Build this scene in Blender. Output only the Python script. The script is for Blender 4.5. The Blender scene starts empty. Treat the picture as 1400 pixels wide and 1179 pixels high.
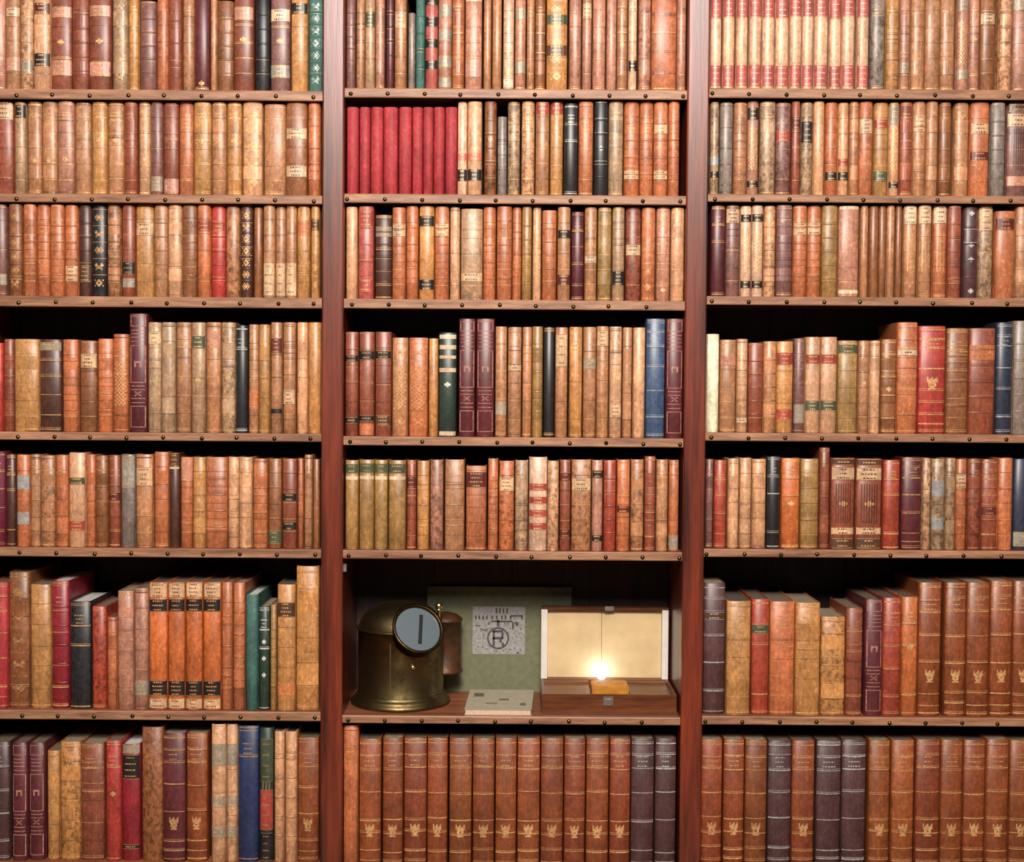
import bpy, math, random
from mathutils import Matrix, Vector

# ------------------------------------------------------------------ camera, light, exposure
scene = bpy.context.scene
COL = scene.collection
F_PX, CX, CY = 1815.0, 700.0, 589.5
CAM = Vector((0.0, -3.45, 1.60))
PITCH, ROLL = math.radians(1.55), math.radians(0.42)
CAM_R = Matrix.Rotation(math.radians(90) - PITCH, 3, 'X') @ Matrix.Rotation(ROLL, 3, 'Z')
cam_d = bpy.data.cameras.new('camera')
cam_d.sensor_width = 36.0
cam_d.lens = F_PX / 1400.0 * 36.0
cam_d.clip_start = 0.05
cam_o = bpy.data.objects.new('camera', cam_d)
cam_o.matrix_world = Matrix.Translation(CAM) @ CAM_R.to_4x4()
COL.objects.link(cam_o)
scene.camera = cam_o

world = bpy.data.worlds.new('room_ambient')
scene.world = world
world.use_nodes = True
world.node_tree.nodes['Background'].inputs[0].default_value = (0.80, 0.86, 1.0, 1)
world.node_tree.nodes['Background'].inputs[1].default_value = 0.035


def area_light(name, loc, target, sx, sy, power, color):
    d = bpy.data.lights.new(name, 'AREA')
    d.shape = 'RECTANGLE'
    d.size, d.size_y = sx, sy
    d.energy = power
    d.color = color
    o = bpy.data.objects.new(name, d)
    o.location = loc
    o.rotation_euler = (Vector(target) - Vector(loc)).to_track_quat('-Z', 'Y').to_euler()
    COL.objects.link(o)
    return o


# tall window high in the room behind the photographer, and a warm ceiling lamp
area_light('window_daylight', (0.0, -5.1, 4.6), (0, 0, 1.3), 1.9, 1.9, 410, (0.97, 0.95, 0.95))
area_light('ceiling_lamp', (0.0, -3.2, 3.25), (0, 0, 0.9), 0.45, 0.4, 108, (1.0, 0.82, 0.62))

scene.view_settings.view_transform = 'Standard'
scene.view_settings.look = 'None'
scene.view_settings.exposure = -0.10
scene.view_settings.gamma = 1.0
scene.view_settings.use_curve_mapping = False


def bp(px, py, Y=0.0):
    """pixel of the 1400x1179 photograph -> point on the upright plane y = Y"""
    d = CAM_R @ Vector(((px - CX) / F_PX, -(py - CY) / F_PX, -1.0))
    t = (Y - CAM.y) / d.y
    return CAM + d * t


# ------------------------------------------------------------------ materials
def srgb(r, g, b):
    def f(c):
        c /= 255.0
        return c / 12.92 if c <= 0.04045 else ((c + 0.055) / 1.055) ** 2.4
    return (f(r), f(g), f(b), 1.0)


def new_mat(name):
    m = bpy.data.materials.new(name)
    m.use_nodes = True
    nt = m.node_tree
    return m, nt, nt.nodes['Principled BSDF']


def N(nt, typ, **kw):
    n = nt.nodes.new(typ)
    for k, v in kw.items():
        setattr(n, k, v)
    return n


def coords(nt, scale, rnd=True):
    """object coordinates, shifted by a random amount for every object"""
    tc = N(nt, 'ShaderNodeTexCoord')
    mp = N(nt, 'ShaderNodeMapping')
    mp.inputs['Scale'].default_value = scale
    nt.links.new(tc.outputs['Object'], mp.inputs['Vector'])
    if rnd:
        oi = N(nt, 'ShaderNodeObjectInfo')
        mu = N(nt, 'ShaderNodeMath', operation='MULTIPLY')
        mu.inputs[1].default_value = 97.0
        nt.links.new(oi.outputs['Random'], mu.inputs[0])
        cb = N(nt, 'ShaderNodeCombineXYZ')
        for i in range(3):
            nt.links.new(mu.outputs[0], cb.inputs[i])
        nt.links.new(cb.outputs[0], mp.inputs['Location'])
    return mp


def noise(nt, mp, scale, detail=3.0, rough=0.6):
    n = N(nt, 'ShaderNodeTexNoise')
    n.inputs['Scale'].default_value = scale
    n.inputs['Detail'].default_value = detail
    n.inputs['Roughness'].default_value = rough
    nt.links.new(mp.outputs[0], n.inputs['Vector'])
    return n


def ramp(nt, src, p0, c0, p1, c1):
    r = N(nt, 'ShaderNodeValToRGB')
    r.color_ramp.elements[0].position = p0
    r.color_ramp.elements[0].color = c0
    r.color_ramp.elements[1].position = p1
    r.color_ramp.elements[1].color = c1
    nt.links.new(src, r.inputs['Fac'])
    return r


def mult(nt, a, b, fac=1.0, mode='MULTIPLY'):
    m = N(nt, 'ShaderNodeMix', data_type='RGBA', blend_type=mode)
    m.inputs[0].default_value = fac
    nt.links.new(a, m.inputs[6])
    nt.links.new(b, m.inputs[7])
    return m.outputs[2]


def v4(x, w=1.0):
    return (x, x * w, x * w * w, 1)


def tint(nt):
    """colour stored with the mesh of each part; its alpha is a random number per book"""
    a = N(nt, 'ShaderNodeAttribute', attribute_name='tint')
    return a.outputs['Color'], a.outputs['Alpha']


def tcoords(nt, scale, seed):
    tc = N(nt, 'ShaderNodeTexCoord')
    mp = N(nt, 'ShaderNodeMapping')
    mp.inputs['Scale'].default_value = scale
    nt.links.new(tc.outputs['Object'], mp.inputs['Vector'])
    mu = N(nt, 'ShaderNodeMath', operation='MULTIPLY')
    mu.inputs[1].default_value = 97.0
    nt.links.new(seed, mu.inputs[0])
    cb = N(nt, 'ShaderNodeCombineXYZ')
    for i in range(3):
        nt.links.new(mu.outputs[0], cb.inputs[i])
    nt.links.new(cb.outputs[0], mp.inputs['Location'])
    return mp


def leather(name, blotch, rough, spec, streak=0.5, coat=0.32):
    m, nt, b = new_mat(name)
    col, seed = tint(nt)
    # handling wear along the spine, vertical streaks, blotches, fine grain
    n1 = noise(nt, tcoords(nt, (14, 14, 9), seed), 1.6, 3)
    col = mult(nt, col, ramp(nt, n1.outputs[0], 0.3, v4(0.72, 0.97), 0.72, v4(1.22, 1.0)).outputs[0], 1.0)
    n2 = noise(nt, tcoords(nt, (150, 150, 6), seed), 1.0, 2)
    col = mult(nt, col, ramp(nt, n2.outputs[0], 0.3, v4(0.75), 0.7, v4(1.16)).outputs[0], streak)
    n3 = noise(nt, tcoords(nt, (90, 90, 70), seed), 1.0, 4, 0.7)
    col = mult(nt, col, ramp(nt, n3.outputs[0], 0.36, v4(0.36, 0.88), 0.56, v4(1.06)).outputs[0], blotch)
    n5 = noise(nt, tcoords(nt, (150, 150, 85), seed), 1.0, 3, 0.75)
    col = mult(nt, col, ramp(nt, n5.outputs[0], 0.5, v4(0.94), 0.72, v4(1.75, 1.04)).outputs[0], 0.75)
    nt.links.new(col, b.inputs['Base Color'])
    b.inputs['Roughness'].default_value = rough
    b.inputs['Specular IOR Level'].default_value = spec
    b.inputs['Coat Weight'].default_value = coat
    b.inputs['Coat Roughness'].default_value = 0.42
    n4 = noise(nt, tcoords(nt, (1, 1, 1), seed), 900, 2)
    bu = N(nt, 'ShaderNodeBump')
    bu.inputs['Strength'].default_value = 0.18
    bu.inputs['Distance'].default_value = 0.0006
    nt.links.new(n4.outputs[0], bu.inputs['Height'])
    nt.links.new(bu.outputs[0], b.inputs['Normal'])
    return m


M = {}
M['leather'] = leather('leather', 0.4, 0.43, 0.6)
M['mottled'] = leather('mottled_leather', 0.95, 0.44, 0.6)
M['cloth'] = leather('book_cloth', 0.18, 0.62, 0.35, 0.8, 0.0)
M['label'] = leather('label_leather', 0.3, 0.4, 0.5, 0.3)


def foil():
    m, nt, b = new_mat('gilt_foil')
    tcol, seed = tint(nt)
    n = noise(nt, tcoords(nt, (160, 160, 160), seed), 1.0, 3)
    c = mult(nt, tcol, ramp(nt, n.outputs[0], 0.34, v4(0.5), 0.62, v4(1.1)).outputs[0], 1.0)
    nt.links.new(c, b.inputs['Base Color'])
    b.inputs['Metallic'].default_value = 0.15
    b.inputs['Roughness'].default_value = 0.42
    return m


M['foil'] = foil()


def paper():
    m, nt, b = new_mat('page_paper')
    tcol, seed = tint(nt)
    n = noise(nt, tcoords(nt, (900, 8, 8), seed), 1.0, 2)
    c = mult(nt, tcol, ramp(nt, n.outputs[0], 0.3, v4(0.6), 0.7, v4(1.1)).outputs[0], 1.0)
    nt.links.new(c, b.inputs['Base Color'])
    b.inputs['Roughness'].default_value = 0.8
    return m


M['paper'] = paper()


def wood(name, scale, c0, c1, rough, spec=0.5, rnd=True):
    m, nt, b = new_mat(name)
    mp = coords(nt, scale, rnd)
    n1 = noise(nt, mp, 1.0, 5, 0.65)
    r = ramp(nt, n1.outputs[0], 0.32, c0, 0.68, c1)
    n2 = noise(nt, coords(nt, tuple(s * 5 for s in scale), rnd), 1.0, 2)
    c = mult(nt, r.outputs[0], ramp(nt, n2.outputs[0], 0.35, v4(0.7), 0.65, v4(1.12)).outputs[0], 0.7)
    nt.links.new(c, b.inputs['Base Color'])
    b.inputs['Roughness'].default_value = rough
    b.inputs['Specular IOR Level'].default_value = spec
    bu = N(nt, 'ShaderNodeBump')
    bu.inputs['Strength'].default_value = 0.12
    bu.inputs['Distance'].default_value = 0.001
    nt.links.new(n2.outputs[0], bu.inputs['Height'])
    nt.links.new(bu.outputs[0], b.inputs['Normal'])
    return m


M['upright'] = wood('mahogany_upright', (26, 26, 1.6), srgb(52, 19, 12), srgb(130, 53, 30), 0.30, 0.8)
M['shelf'] = wood('mahogany_shelf', (1.6, 26, 26), srgb(96, 50, 34), srgb(160, 98, 66), 0.42)
M['strip'] = wood('worn_edge_strip', (5, 60, 60), srgb(112, 72, 50), srgb(176, 128, 96), 0.5)
M['back'] = wood('dark_back_panel', (30, 30, 1.6), srgb(34, 20, 14), srgb(62, 38, 26), 0.6)
M['box_wood'] = wood('box_wood', (3, 40, 40), srgb(58, 26, 12), srgb(122, 66, 34), 0.35)
M['tray_wood'] = wood('tray_wood', (3, 40, 40), srgb(70, 38, 18), srgb(126, 76, 40), 0.4)
M['floor'] = wood('floor_wood', (4, 40, 40), srgb(70, 42, 26), srgb(112, 72, 44), 0.45)


def metal(name, c0, c1, rough, scale=30, metallic=1.0):
    m, nt, b = new_mat(name)
    n = noise(nt, coords(nt, (1, 1, 1)), scale, 5, 0.7)
    r = ramp(nt, n.outputs[0], 0.32, c0, 0.66, c1)
    nt.links.new(r.outputs[0], b.inputs['Base Color'])
    b.inputs['Metallic'].default_value = metallic
    r2 = ramp(nt, n.outputs[0], 0.3, v4(rough + 0.15), 0.7, v4(rough - 0.08))
    nt.links.new(r2.outputs[0], b.inputs['Roughness'])
    return m


M['brass'] = metal('aged_brass', srgb(66, 54, 34), srgb(136, 118, 80), 0.40, 18)
M['bright_brass'] = metal('polished_brass', srgb(190, 166, 110), srgb(226, 206, 150), 0.26, 40)
M['yellow_brass'] = metal('yellow_brass', srgb(176, 112, 34), srgb(212, 148, 54), 0.4, 40, 0.35)
M['stud'] = metal('stud_brass', srgb(34, 25, 15), srgb(120, 96, 56), 0.36, 60)
M['steel'] = metal('dull_steel', srgb(150, 148, 140), srgb(205, 202, 192), 0.35, 60)
M['rust'] = metal('brown_painted_metal', srgb(40, 30, 16), srgb(98, 58, 30), 0.5, 30, 0.4)


def plain(name, col, rough, var=0.25, sc=40, spec=0.5):
    m, nt, b = new_mat(name)
    n = noise(nt, coords(nt, (1, 1, 1)), sc, 4)
    lo = tuple(c * (1 - var) for c in col[:3]) + (1,)
    hi = tuple(min(1, c * (1 + var * 0.6)) for c in col[:3]) + (1,)
    r = ramp(nt, n.outputs[0], 0.3, lo, 0.7, hi)
    nt.links.new(r.outputs[0], b.inputs['Base Color'])
    b.inputs['Roughness'].default_value = rough
    b.inputs['Specular IOR Level'].default_value = spec
    return m


M['green_cloth'] = plain('green_cloth', srgb(108, 110, 82), 0.8, 0.18, 60)
M['silver_print'] = plain('silver_print', srgb(150, 148, 144), 0.5, 0.35, 170)
M['dark_print'] = plain('dark_print', srgb(70, 66, 68), 0.6, 0.3, 150)
M['booklet'] = plain('grey_paper_cover', srgb(168, 158, 138), 0.75, 0.15, 60)
M['print_ink'] = plain('printed_ink', srgb(96, 92, 80), 0.7, 0.2, 90)
M['lining'] = plain('cream_lining', srgb(206, 178, 132), 0.55, 0.12, 22)
M['lid_rim'] = plain('pale_rim', srgb(214, 208, 200), 0.5, 0.1, 30)


def glassy():
    m, nt, b = new_mat('window_glass')
    b.inputs['Base Color'].default_value = srgb(98, 110, 116)  # grey-blue base stands in for the room reflected in the glass
    b.inputs['Roughness'].default_value = 0.08
    b.inputs['Specular IOR Level'].default_value = 0.9
    b.inputs['Coat Weight'].default_value = 1.0
    b.inputs['Coat Roughness'].default_value = 0.03
    return m


M['glass'] = glassy()


def bulb_mat():
    m, nt, b = new_mat('lit_bulb')
    b.inputs['Base Color'].default_value = (0.9, 0.95, 1, 1)
    b.inputs['Emission Color'].default_value = (0.72, 0.87, 1.0, 1)
    b.inputs['Emission Strength'].default_value = 40.0
    return m


M['bulb'] = bulb_mat()


# ------------------------------------------------------------------ mesh helpers
class MB:
    def __init__(self):
        self.v, self.f, self.s = [], [], []

    def add(self, verts, faces, smooth=False):
        o = len(self.v)
        self.v.extend(verts)
        self.f.extend([tuple(i + o for i in f) for f in faces])
        self.s.extend([smooth] * len(faces))

    def box(self, x0, x1, y0, y1, z0, z1):
        self.add([(x, y, z) for z in (z0, z1) for y in (y0, y1) for x in (x0, x1)],
                 [(0, 2, 3, 1), (4, 5, 7, 6), (0, 1, 5, 4), (2, 6, 7, 3), (0, 4, 6, 2), (1, 3, 7, 5)])

    def lathe(self, prof, seg=40, axis=None, smooth=True):
        """profile of (radius, height); axis = 4x4 matrix"""
        vs, fs = [], []
        n = len(prof)
        for r, z in prof:
            for k in range(seg):
                a = 2 * math.pi * k / seg
                p = Vector((r * math.cos(a), r * math.sin(a), z))
                vs.append(tuple(axis @ p) if axis else tuple(p))
        for i in range(n - 1):
            for k in range(seg):
                k2 = (k + 1) % seg
                fs.append((i * seg + k, i * seg + k2, (i + 1) * seg + k2, (i + 1) * seg + k))
        self.add(vs, fs, smooth)
        if prof[0][0] > 1e-6:
            self.add(vs[:seg], [tuple(reversed(range(seg)))])
        if prof[-1][0] > 1e-6:
            self.add(vs[-seg:], [tuple(range(seg))])

    def mesh(self, name, mat, tint=None):
        me = bpy.data.meshes.new(name)
        me.from_pydata(self.v, [], self.f)
        me.polygons.foreach_set('use_smooth', self.s)
        me.materials.append(mat)
        if tint is not None:
            at = me.attributes.new('tint', 'FLOAT_COLOR', 'POINT')
            at.data.foreach_set('color', list(tint) * len(self.v))
        return me

    def build(self, name, mat, parent=None, color=None, loc=None):
        return link(name, self.mesh(name, mat), parent, color, loc)


def link(name, me, parent=None, color=None, loc=None):
    o = bpy.data.objects.new(name, me)
    COL.objects.link(o)
    if parent is not None:
        o.parent = parent
    if color is not None:
        o.color = color
    if loc is not None:
        o.location = loc
    return o


def thing(name, label, cat, loc, group=None):
    o = bpy.data.objects.new(name, None)
    o.empty_display_size = 0.03
    COL.objects.link(o)
    o.location = loc
    o['label'] = label
    o['category'] = cat
    if group:
        o['group'] = group
    return o


# ------------------------------------------------------------------ bookcase
DEPTH = 0.32
SPINE_Y = 0.022
LIP = 0.009         # the edge strip hangs this far below the shelf board
# underside and top edge (pixel rows) of each shelf at the middle of its bay
UNDER = {'L': [-16, 136.5, 277.6, 420.2, 602.7, 762.2, 985], 'C': [-16, 134.6, 278.8, 423, 610.3, 765.6, 990.5],
         'R': [-16, 135, 277.2, 418, 604.3, 763, 992.4]}
TOPS = {'L': [-28, 122.8, 266, 406, 591.6, 749.2, 970.5, 1178], 'C': [-28, 121.6, 266.3, 410.2, 598, 753, 978.0, 1196],
        'R': [-28, 121.7, 266.8, 406.5, 592.8, 751.3, 979.0, 1192]}
EDGE = {'L': (-32, 439.6), 'C': (469.3, 934.6), 'R': (964.2, 1434)}
MIDX = {'L': 220, 'C': 700, 'R': 1180}
BAYX = {b: (bp(EDGE[b][0], CY).x, bp(EDGE[b][1], CY).x) for b in 'LCR'}


def shelf_z(b, r):
    """top and underside height of shelf r (0 = the one above the frame) in bay b"""
    ty = TOPS[b][r]
    top = bp(MIDX[b], ty, 0.0 if ty < 540 else SPINE_Y - 0.004).z
    und = bp(MIDX[b], UNDER[b][r], 0.0).z if r < len(UNDER[b]) else top - 0.026
    return top, und


case = thing('bookcase', 'tall red-brown mahogany bookcase with three bays of studded shelves', 'bookcase', (0, 0, 0))
Z_TOP = bp(700, -60).z
xl, xr = BAYX['L'][0], BAYX['R'][1]
UP_W = BAYX['C'][0] - BAYX['L'][1]
ups = [(xl - UP_W, xl), (BAYX['L'][1], BAYX['C'][0]), (BAYX['C'][1], BAYX['R'][0]), (xr, xr + UP_W)]
for x0, x1 in ups:
    mb = MB()
    w = (x1 - x0) / 2
    # slightly rounded front edges
    e = 0.004
    prof = [(-w, DEPTH), (-w, -0.006 + e), (-w + e * 0.3, -0.006 + e * 0.3), (-w + e, -0.006), (w - e, -0.006),
            (w - e * 0.3, -0.006 + e * 0.3), (w, -0.006 + e), (w, DEPTH)]
    n = len(prof)
    mb.add([(x, y, 0.0) for x, y in prof] + [(x, y, Z_TOP) for x, y in prof],
           [(i, (i + 1) % n, n + (i + 1) % n, n + i) for i in range(n)] + [tuple(reversed(range(n))), tuple(range(n, 2 * n))])
    mb.build('upright', M['upright'], case, loc=((x0 + x1) / 2, 0, 0))
# back boards, one per bay
for b in 'LCR':
    x0, x1 = BAYX[b]
    nb = 4
    for k in range(nb):
        a, c = x0 + (x1 - x0) * k / nb, x0 + (x1 - x0) * (k + 1) / nb
        mb = MB()
        mb.box(a + 0.0008, c - 0.0008, DEPTH - 0.012, DEPTH, 0.10, Z_TOP)
        mb.build('back_board', M['back'], case)

stud = MB()
stud.lathe([(0.0058, 0.0), (0.0056, 0.0012), (0.0042, 0.0032), (0.0018, 0.0042), (0.0, 0.0044)], 10,
           Matrix.Rotation(math.radians(90), 4, 'X'))
STUD = stud.mesh('stud', M['stud'])
rs = random.Random(5)
SHELF = {}
for b in 'LCR':
    x0, x1 = BAYX[b]
    for r in range(8):
        top, und = shelf_z(b, r)
        SHELF[b, r] = top
        cx = (x0 + x1) / 2
        mb = MB()
        mb.box(x0 - cx + 0.0005, x1 - cx - 0.0005, 0.004, DEPTH - 0.0125, und - top + LIP, 0)
        sh = mb.build('shelf', M['shelf'], case, loc=(cx, 0, top))
        mb = MB()
        e = 0.0025
        hw, z0 = (x1 - x0) / 2 - 0.0006, und - top
        pr = [(0.0039, z0), (e - 0.001, z0), (0.0, z0 + e), (0.0, -e), (e - 0.001, 0), (0.0039, 0)]
        n = len(pr)
        mb.add([(-hw, y, z) for y, z in pr] + [(hw, y, z) for y, z in pr],
               [(i, (i + 1) % n, n + (i + 1) % n, n + i) for i in range(n)] + [tuple(reversed(range(n))), tuple(range(n, 2 * n))])
        mb.build('edge_strip', M['strip'], sh)
        step = 50.3 * 3.45 / F_PX
        x = x0 + 0.008 + rs.uniform(0, 0.012)
        while x < x1 - 0.008:
            link('stud', STUD, sh, loc=(x - cx + rs.uniform(-.003, .003), 0.0003, (und - top) * 0.6 + rs.uniform(-.002, .001)))
            x += step
# plinth below the lowest shelves
mb = MB()
mb.box(xl, BAYX['L'][1], 0.012, 0.03, 0.0, min(SHELF['L', 7], SHELF['C', 7], SHELF['R', 7]) - 0.03)
for b in 'LCR':
    mb = MB()
    mb.box(BAYX[b][0] + 0.0005, BAYX[b][1] - 0.0005, 0.008, 0.028, 0.0, SHELF[b, 7] - 0.0275)
    mb.build('plinth_panel', M['upright'], case)

fl = MB()
fl.box(-3.2, 3.2, -5.2, 0.45, -0.05, 0.0)
fo = fl.build('floor', M['floor'])
fo['kind'] = 'structure'
wl = MB()
wl.box(-3.2, 3.2, 0.33, 0.45, 0.0, 4.6)
M['plaster'] = plain('wall_plaster', srgb(150, 132, 110), 0.85, 0.08, 12)
wo = wl.build('wall_back', M['plaster'])
wo['kind'] = 'structure'

# ------------------------------------------------------------------ books
PAL = {
    'tn': (174, 120, 82), 'lt': (202, 150, 110), 'cr': (216, 172, 140), 'vi': (226, 216, 184), 'gd': (184, 129, 74),
    'or': (183, 106, 66), 'rb': (138, 72, 50), 'pk': (178, 122, 98), 'br': (138, 86, 52), 'db': (80, 46, 35),
    'dr': (92, 38, 42), 'mv': (124, 82, 74), 'pl': (80, 50, 50), 'rd': (172, 58, 48), 'cm': (142, 34, 42),
    'bk': (36, 35, 38), 'gy': (128, 114, 104), 'tl': (66, 104, 96), 'nv': (46, 50, 66), 'nb': (34, 48, 86), 'rs': (162, 66, 46), 'ol': (154, 116, 66),
    'kh': (166, 132, 100), 'gn': (38, 56, 48), 'wn': (100, 26, 46), 'rc': (168, 54, 58), 'lb': (62, 84, 118),
    'pr': (166, 80, 70), 'to': (190, 102, 52), 'ch': (136, 70, 36),
}
CNAME = {'tn': 'tan', 'lt': 'light tan', 'cr': 'cream', 'vi': 'white vellum', 'gd': 'golden tan', 'or': 'orange-brown',
         'rb': 'red-brown', 'pk': 'pinkish tan', 'br': 'brown', 'db': 'dark brown', 'dr': 'maroon', 'mv': 'mauve-brown',
         'pl': 'plum-brown', 'rd': 'red', 'cm': 'crimson', 'bk': 'black', 'gy': 'grey', 'tl': 'teal', 'nv': 'dark slate blue', 'nb': 'navy blue', 'rs': 'rust red',
         'ol': 'olive', 'kh': 'khaki', 'gn': 'dark green', 'wn': 'wine red', 'rc': 'red cloth', 'lb': 'blue',
         'pr': 'pinkish red', 'to': 'orange', 'ch': 'chestnut'}
LCOL = {'k': (34, 30, 30), 'r': (160, 66, 52), 'n': (98, 40, 34), 'g': (72, 82, 60), 'q': (172, 84, 78), 'y': (148, 138, 122), 'c': (220, 188, 150),
        'o': (188, 108, 66), 'b': (150, 152, 152), 'd': (84, 54, 36), 'l': (206, 166, 126), 'p': (192, 132, 112), 's': (214, 108, 88)}
LNAME = {'k': 'black', 'r': 'red', 'q': 'red', 'n': 'dark red', 'g': 'green', 'y': 'grey', 'c': 'cream', 'o': 'orange', 'b': 'blue-grey',
         'd': 'brown', 'l': None, 'p': None, 's': None}
GOLD, SILV = srgb(222, 172, 112), srgb(206, 204, 194)

TORCH = ["1..1..1", "1.11.11", "1111111", "1111111", ".11111.", ".11.11.", ".11111.", "..111..", ".11111."]
DEVICE = [".1.", "111", "111", ".1."]
FLEUR = [["..1..1..", ".1.11.1.", "1.1111.1", ".1.11.1.", "..1..1.."], ["1..11..1", "..1111..", ".11..11.", "..1111..", "1..11..1"],
         [".1....1.", "111..111", ".1.11.1.", "..1111..", ".1....1."]]
KNOT = ["1...1", ".1.1.", "..1..", ".1.1.", "1...1"]

# Every line: left edge, right edge (pixels of the photograph), colour, marks.  @n = pixel row of the head.
# Lp-qc label of colour c between p and q per cent of the height, bN raised bands, rN gilt rules, eP small device,
# EP torch emblem, P panel frames, G dense gilding, x chequer, m mottled, S silver foil, K dark rules, 0 no automatic marks
BOOKS = {}
BOOKS['L', 1] = (-6, """
-14 8 pk r3
8 28 tn L14-24l L66-80p
28 46 lt m r3 L68-82y
46 69 lt L10-22n L62-76k
69 99 rb L12-23p L68-84p e49 | wide red-brown book with pale label
99 122 rb b5
122 152 rb L12-23p L70-84p e49
154 175 kh G
175 190 gd e35 r3
192 214 mv b5 @2
214 231 or r2
231 249 rb b3
250 266 tn r3
266 287 dr r2 e92
287 297 tn 0
297 320 br b5 @2
320 347 rb L14-27p e47
349 369 bk b5 m
370 397 mv L14-27c L72-85y e47 | mauve-brown book with cream label
398 421 gd L8-20k
422 442 tl b6 S G | teal book with silver bands
""")
BOOKS['C', 1] = (-6, """
473 486 mv b6
487 499 tn K
499 513 kh L18-34g
513 526 pk r4
528 539 dr b5
539 556 tn L18-36l
558 568 gy 0 @18 | short plain grey book
568 581 tl b4
581 599 pr L24-35k L47-57k L69-79k L4-13k | red book with four black squares
599 618 pk L10-23y L37-48y L64-76y L87-97y | pink book with grey squares
618 635 or r7
636 659 pk L0-7c L68-86p
661 672 tn 0
673 686 tn 0
688 703 cr r6 L88-98c
704 719 pk L14-26y L70-82y r4
720 731 tn r4
731 746 br r6
747 776 gd L20-31g L52-64d G | wide golden book with green and brown labels
778 795 pk r2
796 809 pk L8-25l
810 828 pk r2
829 843 pk 0
843 858 tn e52 r4
859 871 cr L8-18c L68-80k r4
873 890 pk m r2
890 925 or r6 0 | widest orange-brown book with gilt rules
925 938 pk r2
""")
reds = "\n".join("%g %g cr L-4-24q L74-97q r3 v 0 | %s red and cream volume" % (a, c, n) for a, c, n in zip(
    [971, 988.5, 1006.5, 1024, 1042, 1060, 1079.5, 1096, 1113, 1133.5, 1151, 1171.5],
    [986.5, 1004.5, 1022.5, 1041, 1059, 1078.5, 1096, 1112, 1132, 1150, 1168.5, 1188],
    "leftmost second third fourth fifth sixth seventh eighth ninth tenth eleventh twelfth".split()))
BOOKS['R', 1] = (-6, reds + """
1190 1210 gy m r3
1211 1229 gd r6 K
1230 1244 pk r6 L70-82y
1245 1264 tn r2
1264 1285 tn r2
1285 1305 tn r2
1308 1324 pk x L-2-18y L78-88y | pink chequered book
1325 1339 pk e46 r5
1339 1360 br L18-30l
1366 1383 lt b5 m
1384 1408 pk r2 L0-16y
""")
BOOKS['L', 2] = (139, """
-6 19 rb L0-20l
20 36 kh L3-18k
38 58 tn e63 r3
58 79 tn e63 r3
79 102 pk e63 r3
103 125 tn r4
126 147 gd e42 r4
148 170 tn e42 r4
170 188 rb r4
190 206 lt e62 r3
206 223 mv L80-96y
223 245 rb r4 L82-97p
245 265 or L14-30o
265 289 gd e42 r4 | golden book with bright gilt ornament
289 310 tn e42 r3
310 331 gd e42 r3
332 359 lt G e46 | light tan book with dense gilding
361 391 tn r3 @143
391 420 br L28-40l L68-80l
421 438 or b3
""")
rc = "\n".join("%g %g rc 0 @147 | %s red cloth volume" % (a, c, n) for a, c, n in zip(
    [474, 491.5, 506, 524, 545, 563.5, 578, 592.5, 608.5], [490.5, 506, 524, 544, 563, 578, 592.5, 608, 625],
    "leftmost second third fourth fifth sixth seventh eighth ninth".split()))
BOOKS['C', 2] = (139, rc + """
625.5 639 cr L55-63s L72-85k 0
639 659 lt L55-63s L72-85k 0
662 679 br b5 m e40
680 693 gy K @160 | short charcoal grey book
694 711 kh m r4
713 731 lt m r6
732 751 tn L-2-14r r2
752 770 gd L-2-14r r2
771 790 bk S r4 @142 | black book with silver rules
791 811 or L20-32o r3
812 831 bk S b5 e50 | black book with gilt dots
832 852 kh r4
853 874 or b4 L22-34o L72-82l
874 893 or b4 L22-34o
893 913 or b4 L22-34l L72-82l
913 929 or b4 L22-34o
""")
BOOKS['R', 2] = (140, """
971 983 kh m L58-68b L74-82k
984 1002 gy K r2
1003 1021 tn b4
1021 1037 pk x L6-20k L84-92k
1039 1060 kh m r3
1060 1081 mv L30-42r r4 m
1082 1094 rb L16-30n
1095 1111 kh L20-44k m | khaki book with big black label
1111 1127 lt 0
1128 1145 or L74-84k
1145 1160 lt L60-68r L74-84k
1161 1174 tn r5
1174 1193 or L18-34l
1194 1214 gd L18-28r L73-84g | golden book with red and green labels
1215 1229 lt x L2-24y L84-92k
1229 1247 rb r4
1247 1265 tn L14-32l b3
1265 1282 tn b2
1283 1300 br r3
1304 1324 tn G
1326 1352 or L22-34l L52-62n
1354 1374 gy b5
1376 1406 mv L-4-10d L12-26l L78-88p v | mauve-brown book with pale label band
""")
BOOKS['L', 3] = (279, """
-12 10 mv r2 L76-88y
12 31 br G b5
32 50 or b4
50 69 or b4 L18-32o
69 88 or b4
88 107 or b4 L66-84l
108 126 db b5 L66-84d
126 147 bk m G | black mottled book with gilt marks
147 165 tn m b4
167 185 rb L62-76k L80-90y
185 211 gd L20-34l
211 230 tn b5
230 249 lt r3
249 270 br b4
270 288 or L18-30r
288 309 rd b5 L18-30r | bright red book with raised bands
309 328 tn 0 m
328 346 db b6 G
347 359 br 0 @284
360 376 tn L62-98l r2
376 391 tn L62-98l r2
391 406 tn L62-98l r2
406 424 gd L18-34o b3
425 437 gd L16-28d G
""")
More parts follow.
